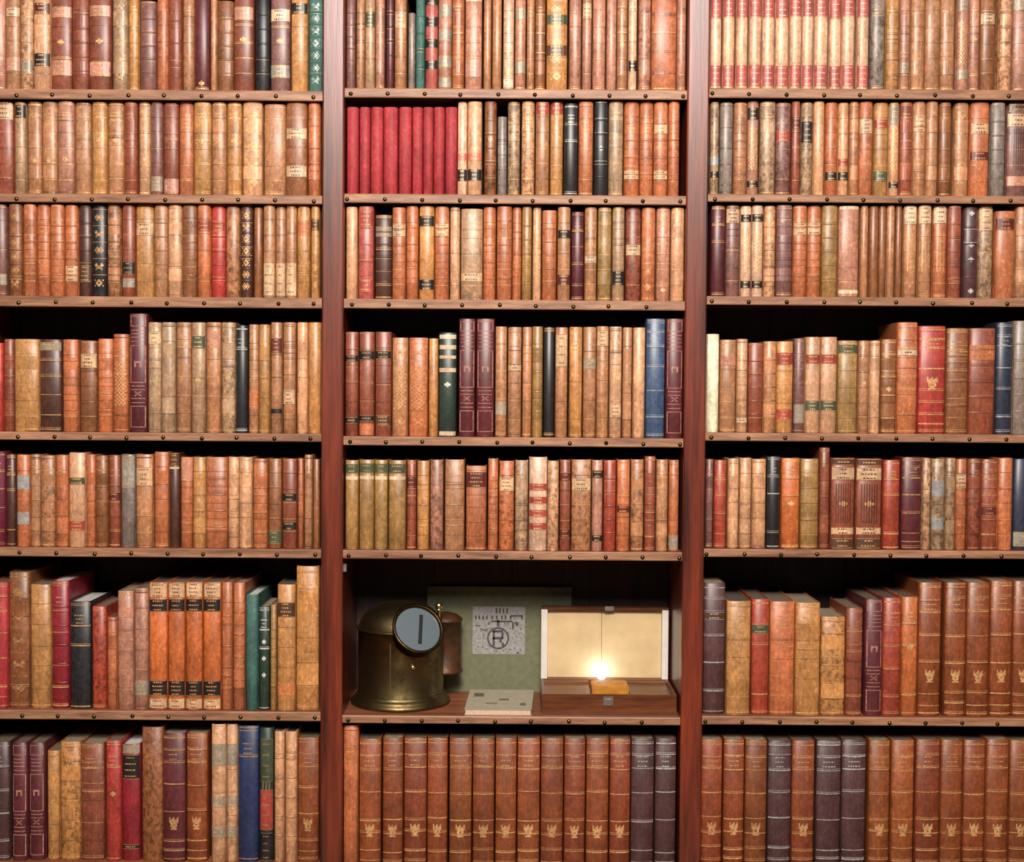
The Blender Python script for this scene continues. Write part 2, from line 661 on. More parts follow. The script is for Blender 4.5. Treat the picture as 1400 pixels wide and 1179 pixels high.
BOOKS['C', 3] = (283, """
473 489 lt 0
490 511 pr L4-22r b4 L78-92r
513 536 db b5 r5 L14-26y @294 | dark brown book with raised bands
536 555 or b4 L18-32l
555 572 or b4
573 594 gd L10-22k L78-90k 0 | golden book with two black labels
594 614 or b4 L18-32l
615 629 lt r3
630 660 kh L70-80l r3 @286
660 678 or b4
679 700 or b4
700 713 or b3
713 727 ol b5
728 740 lt x
741 761 or b5 @288
762 780 tn L24-34k L72-84n
781 798 dr r6 @290 | maroon book with gilt rules
799 816 tn r4 L52-60c
817 836 ol r2 e20
837 854 kh L68-84k r5
855 876 rb m L40-52l
877 896 or G r7 | bright orange book with dense gilding
897 916 pk e10 r6 e88
917 936 lt r2
""")
BOOKS['R', 3] = (281, """
972 991 dr r4
992 1011 mv K L4-20l
1012 1027 cr L9-18k L82-91k x
1027 1043 cr L9-18k L82-91k x
1044 1060 lt K b4 m | light tan book with dark lines
1061 1083 mv b4 r3
1084 1103 or L18-32l b4
1103 1122 or L18-32l b4
1123 1145 ol b5 | olive book with raised bands
1146 1174 pk r2 L0-4c L92-96c
1176 1187 tn 0
1188 1201 br 0
1201 1211 br 0
1212 1223 tn 0
1224 1233 br 0
1235 1253 tn L0-20c r1 v
1255 1273 tn L0-20c r1 v
1275 1294 or L0-20c r1 v
1295 1314 rb b5
1316 1337 pl b4 e8 e42 e58 e92 S | violet-brown book with silver dots
1337 1357 kh L4-28l m
1360 1387 or L8-22n @289 0
1388 1410 tn r2
""")
BOOKS['L', 4] = (464, """
-12 5 rd 0 @469
5 20 rb b4
20 54 gd r2 | wide golden tan book
54 85 db r6 L4-12y
86 107 or b4
110 133 br L14-30l b2 @466
134 155 or b4
155 176 or x r6 @457
177 202 dr P S @429 | tall maroon book with gilt panel frames
202 221 kh L8-20l r4 @441
221 240 kh r3 @441
241 262 tn r4 @441
262 281 kh L12-24g e52 @441
281 302 tn L8-22p r3 @441
303 322 kh r4 e50 m @441
322 339 bk S r3 @445 | slim black book
340 354 tn L60-78o r4 @444
354 369 gd r1 @444
370 386 tn K L14-28n L78-82k @441
387 404 tn K r3 L60-74l @441
406 421 lt r3 @441
421 439 gd 0 @441
""")
BOOKS['C', 4] = (447, """
472 490 rb L22-29k L82-88k @454
491 512 rb L18-27k L80-86k L88-99o @454
513 535 rb L18-26k L80-90d @454
536 558 tn x G @462
559 585 or G x @462 | orange-brown book with gilt flower pattern
586 599 gd 0 @463
600 624 gn S L2-6c L12-16c L22-25c L34-38c e50 L95-99c @455 0 | dark green book with cream bands
627 650 dr P S @436 | left maroon book with gilt frames
651 676 dr P S @436
677 693 tn r5 L68-80y
694 713 tn L34-40l r3
714 727 tn r3
727 742 ol b4
743 758 bk r2 | slim black book among tan ones
759 776 tn L6-36l
778 796 gd r3
797 815 tn r3 L28-38y
815 832 tn L4-18l r3
833 850 lt r5 L68-82l
851 864 tn r6
865 882 lt 0
883 909 lb S r7 @436 | tall blue book with silver rules
910 935 dr P S @436
""")
BOOKS['R', 4] = (464, """
966 983 vi 0 @457 | plain white vellum book
984 1006 tn r3 L18-28p
1007 1022 lt r4 L84-90c
1022 1043 rb b5 @469
1043 1061 tn b5 @467
1061 1084 gd L12-26r L74-86r @467 | golden book with two red labels
1085 1100 mv r3 L70-90y @463
1100 1121 lt L18-28r L66-77g 0 @461 | left light tan book with green label
1121 1144 lt L18-28r L66-77g 0 @461
1145 1172 ol L4-14g r2 @466 | olive book with dark green label
1173 1188 tn r2 e46 @466
1188 1203 lt r2 @466
1204 1225 br r6 e53 @464
1226 1254 or r6 L24-30c @441
1255 1292 rd r9 E53 @446 | wide bright red book with pale emblem
1293 1323 br r4 b3 @449
1324 1360 rb b5 L16-30o @449
1361 1383 nv r7 S @441 | dark blue-black book
1385 1408 gy b5 @439
""")
BOOKS['L', 5] = (622, """
-14 8 wn r6 @617 | wine red book
8 22 db r5 @621
23 41 or L22-38b L62-76b | orange-brown book with two blue-grey labels
42 56 tn r3
56 76 tn m r3
77 94 or r3
94 117 lt L26-34g L72-83r 0 @619 | light tan book with green and red labels
118 131 or r5
131 148 br r3
149 165 rb r3 L40-50n
166 185 gy 0 L2-36y | grey-mauve book
186 209 tn r3 L14-34l
211 231 or r2 @618
231 246 db L0-14d L15-17c @619
247 264 or b3 L0-26p @625
264 282 gd b4 e48 @625
282 311 or b4 L70-80o @625
311 327 lt K b4 @625
327 345 lt r4 @625
346 366 or r6 @627
367 385 br L80-95g @627
386 406 rb L38-48k L70-80k @627 | red-brown book with two black labels
407 415 or r4 @627
416 427 tn r4 @622
428 437 br 0 @628
""")
BOOKS['C', 5] = (629, """
472 490 ol L4-15g L18-22c 0 | leftmost olive book with green label
491 512 ol L4-15g L18-22c 0
512 530 ol L4-15g L18-22c 0
531 555 ol L4-15g L18-22c 0
556 569 rb r5 L18-32n
570 587 gd b3
588 606 pk m 0
608 635 tn b3
637 665 or L7-26n r2 @637 | orange-brown book with square red-brown label
667 681 or b4 @627
682 703 or L18-34l m
704 722 kh m K
723 748 cr L28-36r L42-50r L56-64r L70-78r @625 0 | cream book with four red labels
748 764 lt 0 m
765 780 rb L14-24n L76-86n
781 808 tn L20-34l m
809 824 pk L11-20k L82-90k 0
825 842 rs b5 | rust red book with raised bands
843 861 or r7 L50-58n
862 880 tn r2 m
881 896 rb r6 b3 @624
897 913 tn r3
914 928 or r3 L82-98y
""")
BOOKS['R', 5] = (627, """
965 975 mv r3
976 993 rs r6 @629
995 1010 lt e46 r2
1011 1027 lt e46 r2
1028 1047 lt r2
1048 1066 bk S r5 @624 | black book with grey rules
1068 1093 to r4 e50
1094 1119 ol r4 b2 | olive book
1120 1134 rb r3 @612 | slim tall red-brown book
1136 1168 rb L-2-8d L10-24l L76-84l L88-99d v e50 0 | left red-brown book with ribbed panel
1170 1205 rb L-2-8d L10-24l L76-84l L88-99d v e50 0
1207 1230 rs r5 @629
1232 1259 dr r8 @625 | wide maroon book with gilt rules
1261 1272 lt m
1273 1291 kh L24-42b L64-78b m | khaki book with two blue-grey labels
1292 1306 kh m
1306 1321 or b3 L16-32l
1322 1340 rb m r3
1341 1363 rb r7 L52-62n
1364 1384 or b2
1385 1408 nv 0 L80-96y
""")
BOOKS['L', 6] = (796, """
-14 11 rc r8
12 41 br G r5 @782 | wide brown book with gilt ornament
42 70 gd r3 @799
71 95 cm b5 r5 @794 | crimson book with gilt bands
96 125 bk m r4 @822
126 146 rs m r2 @829
147 160 or r3 @844
161 183 pk r4 L14-22p @808
184 203 pk r3 L76-88y @804
204 229 to L0-12l L13-23k L77-89k L91-99l | leftmost orange book with two black labels
230 253 to L0-12l L13-23k L77-89k L91-99l
254 277 to L0-12l L13-23k L77-89k L91-99l
278 302 to L0-12l L13-23k L77-89k L91-99l
303 318 or b3
319 335 or b4
336 353 tl 0 @813 | plain teal book
354 369 gn S e34 e50 e66 r4 @829 | slim dark green book with silver ornaments
369.5 378 ol b4 @827
379 404 gd L14-26d L78-88o @799 | golden book with brown and orange labels
405 436 gd r6 @774
""")
BOOKS['R', 6] = (822, """
961 991 pl S r7 L22-28d @797 | tall plum-brown book with silver rules
993 1026 gd r3
1027 1051 rs L22-30g r5 @819 | rust red book with green label
1052 1086 or r4
1087 1121 gd r4 @824
1122 1155 gd r5 m @843
1156 1179 rb r5 @831
1182 1206 dr P S @819 | maroon book with pale panel frames
1206 1231 rs r7 @817
1232 1254 to r5 e42 @816
1255 1286 ch r8 E70 @796 | leftmost chestnut book with gilt emblem
1291 1320 ch r8 E70 @796
1321 1352 ch r8 E70 @796
1353 1383 ch r8 E70 @794
1384 1412 ch r8 E70 @794
""")
BOOKS['L', 7] = (1014, """
-14 14 pl S r6
17 38 dr P S
40 62 dr P S
65 82 gd r3 @1026 | short golden book
83 111 gd m r3
111 143 rb r4 @1016
145 166 rd r3 e44 @1012 | bright red book
166 192 cm L-2-8y L9-30k L86-90k @1017 0 | crimson book with black label
194 223 br m 0 @994 | tall brown mottled book
223 254 dr r8 E70 @1002
255 284 ch r8 E70 @1002
289 309 lt L14-30y L52-60y L74-82y @990
309 325 lt L14-30y L52-60y L74-82y @990
326 354 nb r3 @992 | navy blue book
355 374 gn L8-40g L46-76r L78-99k @995 v 0 | green, red and black book
375 389 lt b5 @1000
390 406 lt b5 @1000
407 436 ch r8 E70 @1008
""")


def torch_set(edges, plum, first):
    out = []
    for i, (a, c) in enumerate(edges):
        out.append('%g %g %s' % (a, c, 'pl S r8' if i in plum else 'ch r9 E68'))
    return "\n".join(out)


BOOKS['C', 7] = (1009, "467 490 or L13-26o r2 0 @991 | tall tan-orange book with orange label\n" + torch_set(
    [(491, 521), (523, 551), (552, 583.5), (584, 612), (614, 645), (646, 676), (677, 706), (707, 738), (739, 770), (771, 800),
     (801, 832), (833, 861.5), (862, 894), (895, 924)], (12, 13), 1))
BOOKS['R', 7] = (1011, torch_set(
    [(958, 987), (988.5, 1017), (1018, 1048), (1049, 1081), (1082, 1113), (1115, 1149), (1150, 1183), (1187, 1216), (1218, 1249),
     (1251, 1284), (1285, 1315), (1316, 1346), (1347, 1378), (1379, 1410)], (3, 5, 6), 0))

ORD = ['', 'first', 'second', 'third', 'fourth', 'fifth', 'sixth', 'seventh', 'eighth', 'ninth', 'tenth', 'eleventh',
       'twelfth', 'thirteenth', 'fourteenth', 'fifteenth']
ROWN = ['', 'top shelf', 'second shelf', 'third shelf', 'fourth shelf', 'fifth shelf', 'sixth shelf', 'bottom shelf']
BAYN = {'L': 'left bay', 'C': 'centre bay', 'R': 'right bay'}


def jitter(c, rng, amt=0.10):
    r, g, b, _ = srgb(*c)
    k = 1 + rng.uniform(-amt, amt * 0.7)
    h = rng.uniform(-0.05, 0.05)
    return (r * k * (1 + h), g * k, b * k * (1 - h), 1)


class Book:
    """an upright book: spine towards -y, origin at the foot of the spine centre"""

    def __init__(self, w, h, d):
        self.w, self.h, self.d = w, h, d
        self.sw = w - 0.0016               # spine a little narrower than the boards
        self.b = min(0.27 * w, 0.0085)     # how far the spine is rounded

    def sy(self, u):
        t = min(1.0, abs(2 * u / self.sw))
        return -self.b * max(0.0, 1 - t ** 2.2) ** 0.62

    def us(self, f0=-1.0, f1=1.0, n=8):
        a0, a1 = math.asin(max(-1, min(1, f0))), math.asin(max(-1, min(1, f1)))
        return [self.sw / 2 * math.sin(a0 + (a1 - a0) * i / n) for i in range(n + 1)]

    def patch(self, mb, f0, f1, z0, z1, off, n=None):
        n = n or max(1, int(round(6 * (f1 - f0) / 2)))
        us = self.us(f0, f1, n)
        vs = [(u, self.sy(u) - off, z) for z in (z0, z1) for u in us]
        m = len(us)
        fs = [(i, i + 1, m + i + 1, m + i) for i in range(m - 1)]
        # closed edges so that the leaf of leather or gold has thickness
        vs += [(u, self.sy(u) + 0.0002, z) for z in (z0, z1) for u in us]
        fs += [(i + 1, i, 2 * m + i, 2 * m + i + 1) for i in range(m - 1)]
        fs += [(m + i, m + i + 1, 3 * m + i + 1, 3 * m + i) for i in range(m - 1)]
        mb.add(vs, fs, False)

    def bitmap(self, mb, rows, f0, f1, z0, z1, off):
        nr, nc = len(rows), len(rows[0])
        for j, row in enumerate(rows):
            i = 0
            while i < nc:
                if row[i] == '1':
                    k = i
                    while k < nc and row[k] == '1':
                        k += 1
                    self.patch(mb, f0 + (f1 - f0) * i / nc, f0 + (f1 - f0) * k / nc, z1 - (z1 - z0) * (j + 1) / nr,
                               z1 - (z1 - z0) * j / nr, off, 2)
                    i = k
                else:
                    i += 1

    def cover(self):
        mb = MB()
        t = min(0.0028, self.w * 0.16)
        w, d, h = self.w / 2, self.d, self.h
        us = self.us(n=10)
        out = [(-w, d), (-w, 0.0075), (-w + 0.0008, 0.005), (-self.sw / 2 + 0.0006, 0.0028)]
        ina = [(-w + t, d), (-w + t, 0.0075), (-w + t, 0.006), (-self.sw / 2 + t, 0.0045)]
        for u in us:
            out.append((u, self.sy(u)))
            ina.append((u * (self.sw / 2 - t) / (self.sw / 2), self.sy(u) + t))
        out += [(-x, y) for x, y in reversed(out[:4])]
        ina += [(-x, y) for x, y in reversed(ina[:4])]
        n = len(out)
        c = 0.0012      # turned-in leather at head and tail
        rings = []
        for pts, z, k in ((out, c, 0), (out, h - c, 0), (out, h, 1), (ina, h, 0), (ina, 0, 0), (out, 0, 1)):
            rings.append([(x * (1 - k * c / max(w, 0.004)), y + (k * c * 0.6 if y < 0.004 else 0), z) for x, y in pts])
        vs = [p for r in rings for p in r]
        fs, sm = [], []
        for r in range(6):
            r2 = (r + 1) % 6
            for i in range(n - 1):
                fs.append((r * n + i, r * n + i + 1, r2 * n + i + 1, r2 * n + i))
                sm.append(r == 0 and 4 <= i < n - 5)
        fs.append(tuple(r * n for r in range(5, -1, -1)))
        fs.append(tuple(r * n + n - 1 for r in range(6)))
        sm += [False, False]
        mb.v, mb.f, mb.s = vs, fs, sm
        return mb

    def pages(self):
        mb = MB()
        t = min(0.0028, self.w * 0.16)
        w = self.w / 2 - t - 0.0002
        us = [w * (-1 + i / 3) for i in range(7)]
        pr = [(u, max(self.sy(u) * 0.5 + t + 0.001, 0.0005)) for u in us] + [(w, self.d - 0.004), (-w, self.d - 0.004)]
        n = len(pr)
        z0, z1 = 0.003, self.h - 0.004
        mb.add([(x, y, z0) for x, y in pr] + [(x, y, z1) for x, y in pr],
               [(i, (i + 1) % n, n + (i + 1) % n, n + i) for i in range(n)] + [tuple(reversed(range(n))), tuple(range(n, 2 * n))])
        return mb

    def band(self):
        mb = MB()
        us = self.us(n=8)
        m = len(us)
        vs = []
        for z, off in ((-0.0024, -0.0002), (-0.0012, 0.0013), (0.0012, 0.0013), (0.0024, -0.0002)):
            for u in us:
                vs.append((u, self.sy(u) - off * (1 if abs(u) < self.sw / 2 - 1e-5 else 0), z))
        fs = [(r * m + i, r * m + i + 1, (r + 1) * m + i + 1, (r + 1) * m + i) for r in range(3) for i in range(m - 1)]
        mb.add(vs, fs, True)
        return mb


def parse(line):
    look = None
    if '|' in line:
        line, look = line.split('|')
        look = look.strip()
    tk = line.split()
    return float(tk[0]), float(tk[1]), tk[2], tk[3:], look


def look_phrase(col, feats):
    s = CNAME[col] + (' book' if col in ('rc', 'vi') else ' leather book')
    lab = []
    for t in feats:
        if t[0] == 'L' and LNAME[t[-1]] and LNAME[t[-1]] not in lab:
            lab.append(LNAME[t[-1]])
    nb = [int(t[1:]) for t in feats if t[0] == 'b']
    if any(t[0] == 'E' for t in feats):
        return s, ' with gilt emblem'
    if 'P' in feats:
        return s, ' with gilt frames'
    if lab:
        return s, ' with %s label' % lab[0]
    if nb and nb[0] >= 4:
        return s, ' with raised bands'
    if 'x' in feats:
        return s, ' with chequered spine'
    return s, ''


def words(s):
    return len(s.replace(',', ' ').split())


used_labels = set()


def make_label(entries, i, b, r):
    place = '%s, %s' % (ROWN[r], BAYN[b])
    x0, x1, col, feats, look = entries[i]
    if look:
        return look + ', ' + place
    n = len(entries)
    s, ft = look_phrase(col, feats)
    end = min(i, n - 1 - i)
    marks = [(abs(j - i), j) for j in range(n) if entries[j][4]]
    cands = []
    if end == 0:
        pos = 'leftmost ' if i == 0 else 'rightmost '
        cands = [pos + s + ft + ', ' + place, pos + s + ', ' + place]
    else:
        if marks:
            dist, j = min(marks)
            side = 'right' if i > j else 'left'
            rel = ('just %s of the ' % side if dist == 1 else '%s %s of the ' % (ORD[dist], side)) if dist <= 4 else None
            if rel and dist <= end + 1:
                cands += [s + ft + ' ' + rel + entries[j][4] + ', ' + place, s + ' ' + rel + entries[j][4] + ', ' + place]
        frm = 'left' if i <= n - 1 - i else 'right'
        pos = '%s from %s' % (ORD[end + 1], frm)
        cands += [s + ft + ', ' + pos + ', ' + place, s + ', ' + pos + ', ' + place]
    for c in cands:
        if 4 <= words(c) <= 16 and c not in used_labels:
            return c
    return cands[-1]


class Heap:
    """the slimmest books (past the 300 largest), real geometry joined into one object"""

    def __init__(self):
        self.v, self.f, self.s, self.m, self.t, self.mats = [], [], [], [], [], []

    def add(self, mb, mat, col, off):
        if mat not in self.mats:
            self.mats.append(mat)
        k, o = self.mats.index(mat), len(self.v)
        self.v.extend([(x + off[0], y + off[1], z + off[2]) for x, y, z in mb.v])
        self.f.extend([tuple(i + o for i in f) for f in mb.f])
        self.s.extend(mb.s)
        self.m.extend([k] * len(mb.f))
        self.t.extend(list(col) * len(mb.v))

    def build(self, name):
        me = bpy.data.meshes.new(name)
        me.from_pydata(self.v, [], self.f)
        me.polygons.foreach_set('use_smooth', self.s)
        me.polygons.foreach_set('material_index', self.m)
        for m in self.mats:
            me.materials.append(m)
        at = me.attributes.new('tint', 'FLOAT_COLOR', 'POINT')
        at.data.foreach_set('color', self.t)
        return link(name, me)


heap = Heap()


def add_book(b, r, idx, entries, default_top, xlim, single):
    x0, x1, col, feats, look = entries[idx]
    rng = random.Random(1000 * r + 100 * 'LCR'.index(b) + idx * 7919)
    top = default_top + (rng.uniform(-0.8, 1.2) if r not in (1,) else rng.uniform(-3, 1))
    for t in feats:
        if t[0] == '@':
            top = float(t[1:])
    zf = SHELF[b, r] + 0.0004
    ybot = TOPS[b][r]
    ym = (top + ybot) / 2
    Y = SPINE_Y + rng.uniform(-0.004, 0.006)
    pl = bp(x0, ym, Y).x
    pr = bp(x1, ym, Y).x
    gap = 0.0005
    pl = max(pl, xlim[0] + gap)
    pr = min(pr, xlim[1] - gap)
    w = max(0.006, pr - pl - gap)
    h = bp((x0 + x1) / 2, top, Y).z - zf
    h = min(h, shelf_z(b, r - 1)[1] + LIP - 0.002 - zf)
    d = max(0.11, min(0.275, h * rng.uniform(0.62, 0.70)))
    d = min(d, DEPTH - 0.0125 - Y - 0.002)
    bk = Book(w, h, d)
    seed = rng.random()
    org = ((pl + pr) / 2, Y + 0.001, zf)
    root = None
    if single:
        label = make_label(entries, idx, b, r)
        used_labels.add(label)
        root = thing('book', label, 'book', org, 'books on the %s of the %s' % (ROWN[r], BAYN[b]))

    def part(name, mb, mat, col, z=0.0):
        col = tuple(col[:3]) + (seed,)
        if root is None:
            heap.add(mb, mat, col, (org[0], org[1], org[2] + z))
            return
        o = link(name, mb.mesh(name, mat, col), root, loc=(0, 0, z))
        if name.endswith('tooling'):
            o['kind'] = 'stuff'

    base = jitter(PAL[col], rng, 0.06 if col in ('rc', 'ch') else 0.11)
    if col == 'ch' and 'E68' in feats:
        k = rng.uniform(0.8, 1.12)
        base = (base[0] * k, base[1] * k * rng.uniform(0.85, 1.12), base[2] * k, 1)
    mat = M['mottled'] if 'm' in feats else M['cloth'] if col in ('rc', 'tl', 'wn', 'vi') else M['leather']
    part('cover', bk.cover(), mat, base)
    pc = rng.choice([(118, 102, 82), (146, 130, 106), (104, 90, 74), (92, 80, 70)])  # dusty paper tones, darkened further to stand for shade on the page tops
    if look and ('crimson' in look or 'teal' in look) or (col == 'bk' and r == 6):
        pc = (206, 204, 198)
    part('page_block', bk.pages(), M['paper'], srgb(*pc))
    foilc = srgb(196, 140, 124) if 'P' in feats else SILV if 'S' in feats else GOLD
    fk = rng.uniform(0.6, 0.9) if col in ('ch', 'pl', 'cm', 'db', 'bk', 'rd', 'rs', 'dr') else rng.uniform(0.85, 1.1) if any(t[0] == 'e' for t in feats) else rng.uniform(0.25, 0.5) if 'G' in feats else rng.uniform(0.4, 0.75)          # how much of the gold has rubbed off
    foilc = tuple(c * fk + q * 1.2 * (1 - fk) for c, q in zip(foilc[:3], base[:3]))
    dark = tuple(c * 0.34 for c in base[:3]) + (1,)
    gilt, blind = MB(), MB()
    auto = '0' not in feats
    has = lambda ch: [t for t in feats if t[0] == ch]
    # raised bands
    nb = sum(int(t[1:]) for t in has('b'))
    zs = []
    if nb:
        bmb = bk.band()
        for k in range(nb):
            z = h * (0.055 + 0.89 * (k + 1) / (nb + 1)) if nb > 3 else h * (0.15 + 0.7 * (k + 0.5) / nb)
            zs.append(z)
            part('raised_band', bmb, mat, tuple(c * rng.uniform(0.74, 0.92) for c in base[:3]), z)
            if rng.random() < 0.65:
                for s in (-1, 1):
                    tgt = gilt if rng.random() < 0.55 else blind
                    bk.patch(tgt, -0.97, 0.97, z + s * 0.0042 - 0.0005, z + s * 0.0042 + 0.0005, 0.0003)
    # labels
    for t in has('L'):
        body, c = t[1:-1], t[-1]
        neg = body.startswith('-')
        p, q = (body[1:] if neg else body).split('-')
        p, q = (-float(p) if neg else float(p)), float(q)
        za, zb = h * (1 - q / 100), min(h * (1 - p / 100), h - 0.0016)
        za = max(za, 0.0016)
        mb = MB()
        bk.patch(mb, -0.985, 0.985, za, zb, 0.0007, 8)
        part('title_label' if zb - za > 0.010 else 'spine_strip', mb, M['label'], jitter(LCOL[c], rng, 0.08))
        hh = zb - za
        if hh > 0.012:
            lc = gilt if c not in 'cl' else blind
            for zz in (za + 0.0009, zb - 0.0009):
                bk.patch(lc, -0.93, 0.93, zz - 0.0005, zz + 0.0005, 0.0011)
            nl = max(1, min(4, int(hh / 0.009)))
            for k in range(nl):
                zc = za + hh * (k + 0.5) / nl
                ww = rng.uniform(0.35, 0.7)
                f = -ww
                while f < ww - 0.08:                     # worn lettering
                    g = min(ww, f + rng.uniform(0.14, 0.3))
                    bk.patch(lc, f, g - 0.06, zc - 0.0016, zc + 0.0016, 0.0011, 1)
                    f = g + 0.02
    # gilt rules
    nr = sum(int(t[1:]) for t in has('r') if len(t) > 1)
    if nr:
        lev = [0.025, 0.965, 0.78, 0.60, 0.17, 0.40, 0.88, 0.09, 0.30, 0.70][:nr]
        for f in lev:
            z = h * (f + rng.uniform(-0.012, 0.012)) if 0.03 < f < 0.96 else h * f
            tgt = blind if ('K' in feats or (rng.random() < 0.25 and col in ('tn', 'lt', 'kh', 'or', 'pk'))) else gilt
            th = rng.choice([0.0008, 0.0011, 0.0016])
            bk.patch(tgt, -0.96, 0.96, z - th, z + th, 0.0004)
            if rng.random() < 0.6:
                bk.patch(tgt, -0.96, 0.96, z + 0.0045 - 0.0005, z + 0.0045 + 0.0005, 0.0004)
            if rng.random() < 0.3:
                bk.patch(blind, -0.96, 0.96, z - 0.0045, z - 0.0035, 0.0004)
        if nr >= 3 and not has('L') and auto:           # lettered title between two rules
            for k in range(3):
                zc = h * (0.80 + 0.035 * k)
                ww = rng.uniform(0.35, 0.65)
                f = -ww
                while f < ww - 0.08:
                    g = min(ww, f + rng.uniform(0.16, 0.3))
                    bk.patch(gilt, f, g - 0.06, zc - 0.0014, zc + 0.0014, 0.0004, 1)
                    f = g + 0.02
    for t in has('K'):
        for k in range(4):
            z = h * (0.12 + 0.2 * k + rng.uniform(-0.02, 0.02))
            bk.patch(blind, -0.97, 0.97, z - 0.0011, z + 0.0011, 0.0004)
    for t in has('e'):
        z = h * (1 - float(t[1:]) / 100)
        s = min(0.0065, w * 0.24)
        bk.bitmap(gilt, DEVICE, -0.36, 0.36, z - s, z + s, 0.0004)
    for t in has('E'):
        z = h * (1 - float(t[1:]) / 100)
        s = min(0.0165, w * 0.34)
        bk.bitmap(gilt, TORCH, -0.42, 0.42, z - s, z + s, 0.0004)
    if 'P' in feats:                                     # framed panels
        for a, c in ((0.895, 0.975), (0.42, 0.73), (0.045, 0.22)):
            za, zb = h * a, h * c
            for s in (-1, 1):
                f0, f1 = (-0.88, -0.76) if s < 0 else (0.76, 0.88)
                bk.patch(gilt, f0, f1, za, zb, 0.0004, 1)
            for z in (za, zb):
                bk.patch(gilt, -0.88, 0.88, z - 0.0009, z + 0.0009, 0.0004)
        for f in (0.765, 0.80, 0.83, 0.86, 0.39, 0.36, 0.285, 0.25):
            bk.patch(gilt, -0.8, 0.8, h * f - 0.0009, h * f + 0.0009, 0.0004)
        bk.bitmap(gilt, KNOT, -0.4, 0.4, h * 0.305, h * 0.345, 0.0004)
        bk.bitmap(gilt, ["1111", "1..1", "1..1"], -0.4, 0.4, h * 0.55, h * 0.60, 0.0004)
    if 'G' in feats:
        nn = 5 if nb == 0 else nb + 1
        for k in range(nn):
            z = h * (0.06 + 0.88 * (k + 0.5) / nn)
            s = min(0.009, h * 0.05)
            bk.bitmap(gilt, rng.choice(FLEUR), -0.62, 0.62, z - s, z + s, 0.0004)
            if nb == 0:
                bk.patch(gilt, -0.95, 0.95, z + h * 0.085, z + h * 0.085 + 0.0012, 0.0004)
    if 'x' in feats:
        rows = [('1.1.1.' if k % 2 else '.1.1.1') for k in range(22)]
        bk.bitmap(gilt, rows, -0.8, 0.8, h * 0.27, h * 0.72, 0.0004)
    if 'v' in feats:                                     # vertical ribs
        nv_, tg = (7, blind) if col in ('rb', 'mv') else (3, gilt)
        for k in range(nv_):
            f = -0.72 + 1.44 * (k + 0.5) / nv_
            q = 0.045 if tg is blind else 0.06
            bk.patch(tg, f - q, f + q, h * 0.285, h * 0.72, 0.0004, 1)
    if auto and col in ('tn', 'lt', 'kh', 'or', 'pk', 'gd', 'br', 'rb', 'ol', 'mv', 'cr') and 'P' not in feats and 'x' not in feats:
        for k in range(1, 6):                            # tooled lines of the compartments
            z = h * (k / 6 + rng.uniform(-0.012, 0.012))
            if any(abs(z - q) < 0.008 for q in zs):
                continue
            bk.patch(blind if rng.random() < 0.55 else gilt, -0.97, 0.97, z - 0.0007, z + 0.0007, 0.0003)
            if rng.random() < 0.5:
                bk.patch(gilt if rng.random() < 0.5 else blind, -0.97, 0.97, z + 0.003, z + 0.004, 0.0003)
        if not has('L') and rng.random() < 0.75:         # faded title piece
            k = rng.uniform(0.72, 1.3)
            tone = tuple(min(0.85, c * k) for c in base[:3])
            mb = MB()
            bk.patch(mb, -0.985, 0.985, h * 0.675, h * rng.uniform(0.79, 0.825), 0.0005, 8)
            part('title_label', mb, M['label'], tone)
            if rng.random() < 0.6:
                mb = MB()
                bk.patch(mb, -0.985, 0.985, h * 0.175, h * rng.uniform(0.30, 0.325), 0.0005, 8)
                part('volume_label', mb, M['label'], tone)
    if auto and not nr and not nb and not has('L') and 'P' not in feats and 'G' not in feats:
        for k in range(3):
            z = h * rng.uniform(0.1, 0.9)
            bk.patch(blind, -0.97, 0.97, z - 0.0007, z + 0.0007, 0.0003)
    if auto and rng.random() < 0.6:
        z = h - 0.0042
        bk.patch(gilt, -0.95, 0.95, z - 0.0008, z + 0.0008, 0.0004)
    if gilt.f:
        part('gilt_tooling', gilt, M['foil'], foilc)
    if blind.f:
        part('blind_tooling', blind, M['label'], dark)
    return pr


CELLS = {k: [parse(l) for l in txt.strip().splitlines() if l.strip()] for k, (t, txt) in BOOKS.items()}
sizes = []
for (b, r), entries in CELLS.items():
    for i, e in enumerate(entries):
        top = ([float(t[1:]) for t in e[3] if t[0] == '@'] or [BOOKS[b, r][0]])[0]
        wv = min(e[1], 1400) - max(e[0], 0)
        sizes.append((wv * (min(TOPS[b][r], 1179) - max(top, 0)), b, r, i))
sizes.sort(reverse=True)
SINGLE = set(t[1:] for t in sizes[:300])
for (b, r), entries in CELLS.items():
    left = BAYX[b][0]
    for i in range(len(entries)):
        left = add_book(b, r, i, entries, BOOKS[b, r][0], (left, BAYX[b][1]), (b, r, i) in SINGLE)
slim = heap.build('slim_books')
slim['kind'] = 'stuff'
slim['label'] = 'slim narrow old books packed between the wider ones on the upper shelves'
slim['category'] = 'books'
print('books', len(sizes), 'labels', len(used_labels))

# ------------------------------------------------------------------ things in the open compartment
ZF = SHELF['C', 6]


def empty_at(name, label, cat, x, y, z=None):
    return thing(name, label, cat, (x, y, ZF + 0.0003 if z is None else z))


# --- brass binnacle
RF = 0.136
BX, BY = BAYX['C'][0] + RF + 0.003, 0.165
binn = empty_at('ship_binnacle', 'aged brass ship binnacle with slanted round window, on the sixth shelf', 'binnacle', BX, BY)


def zz(px, py, Y):
    return bp(px, py, Y).z - ZF


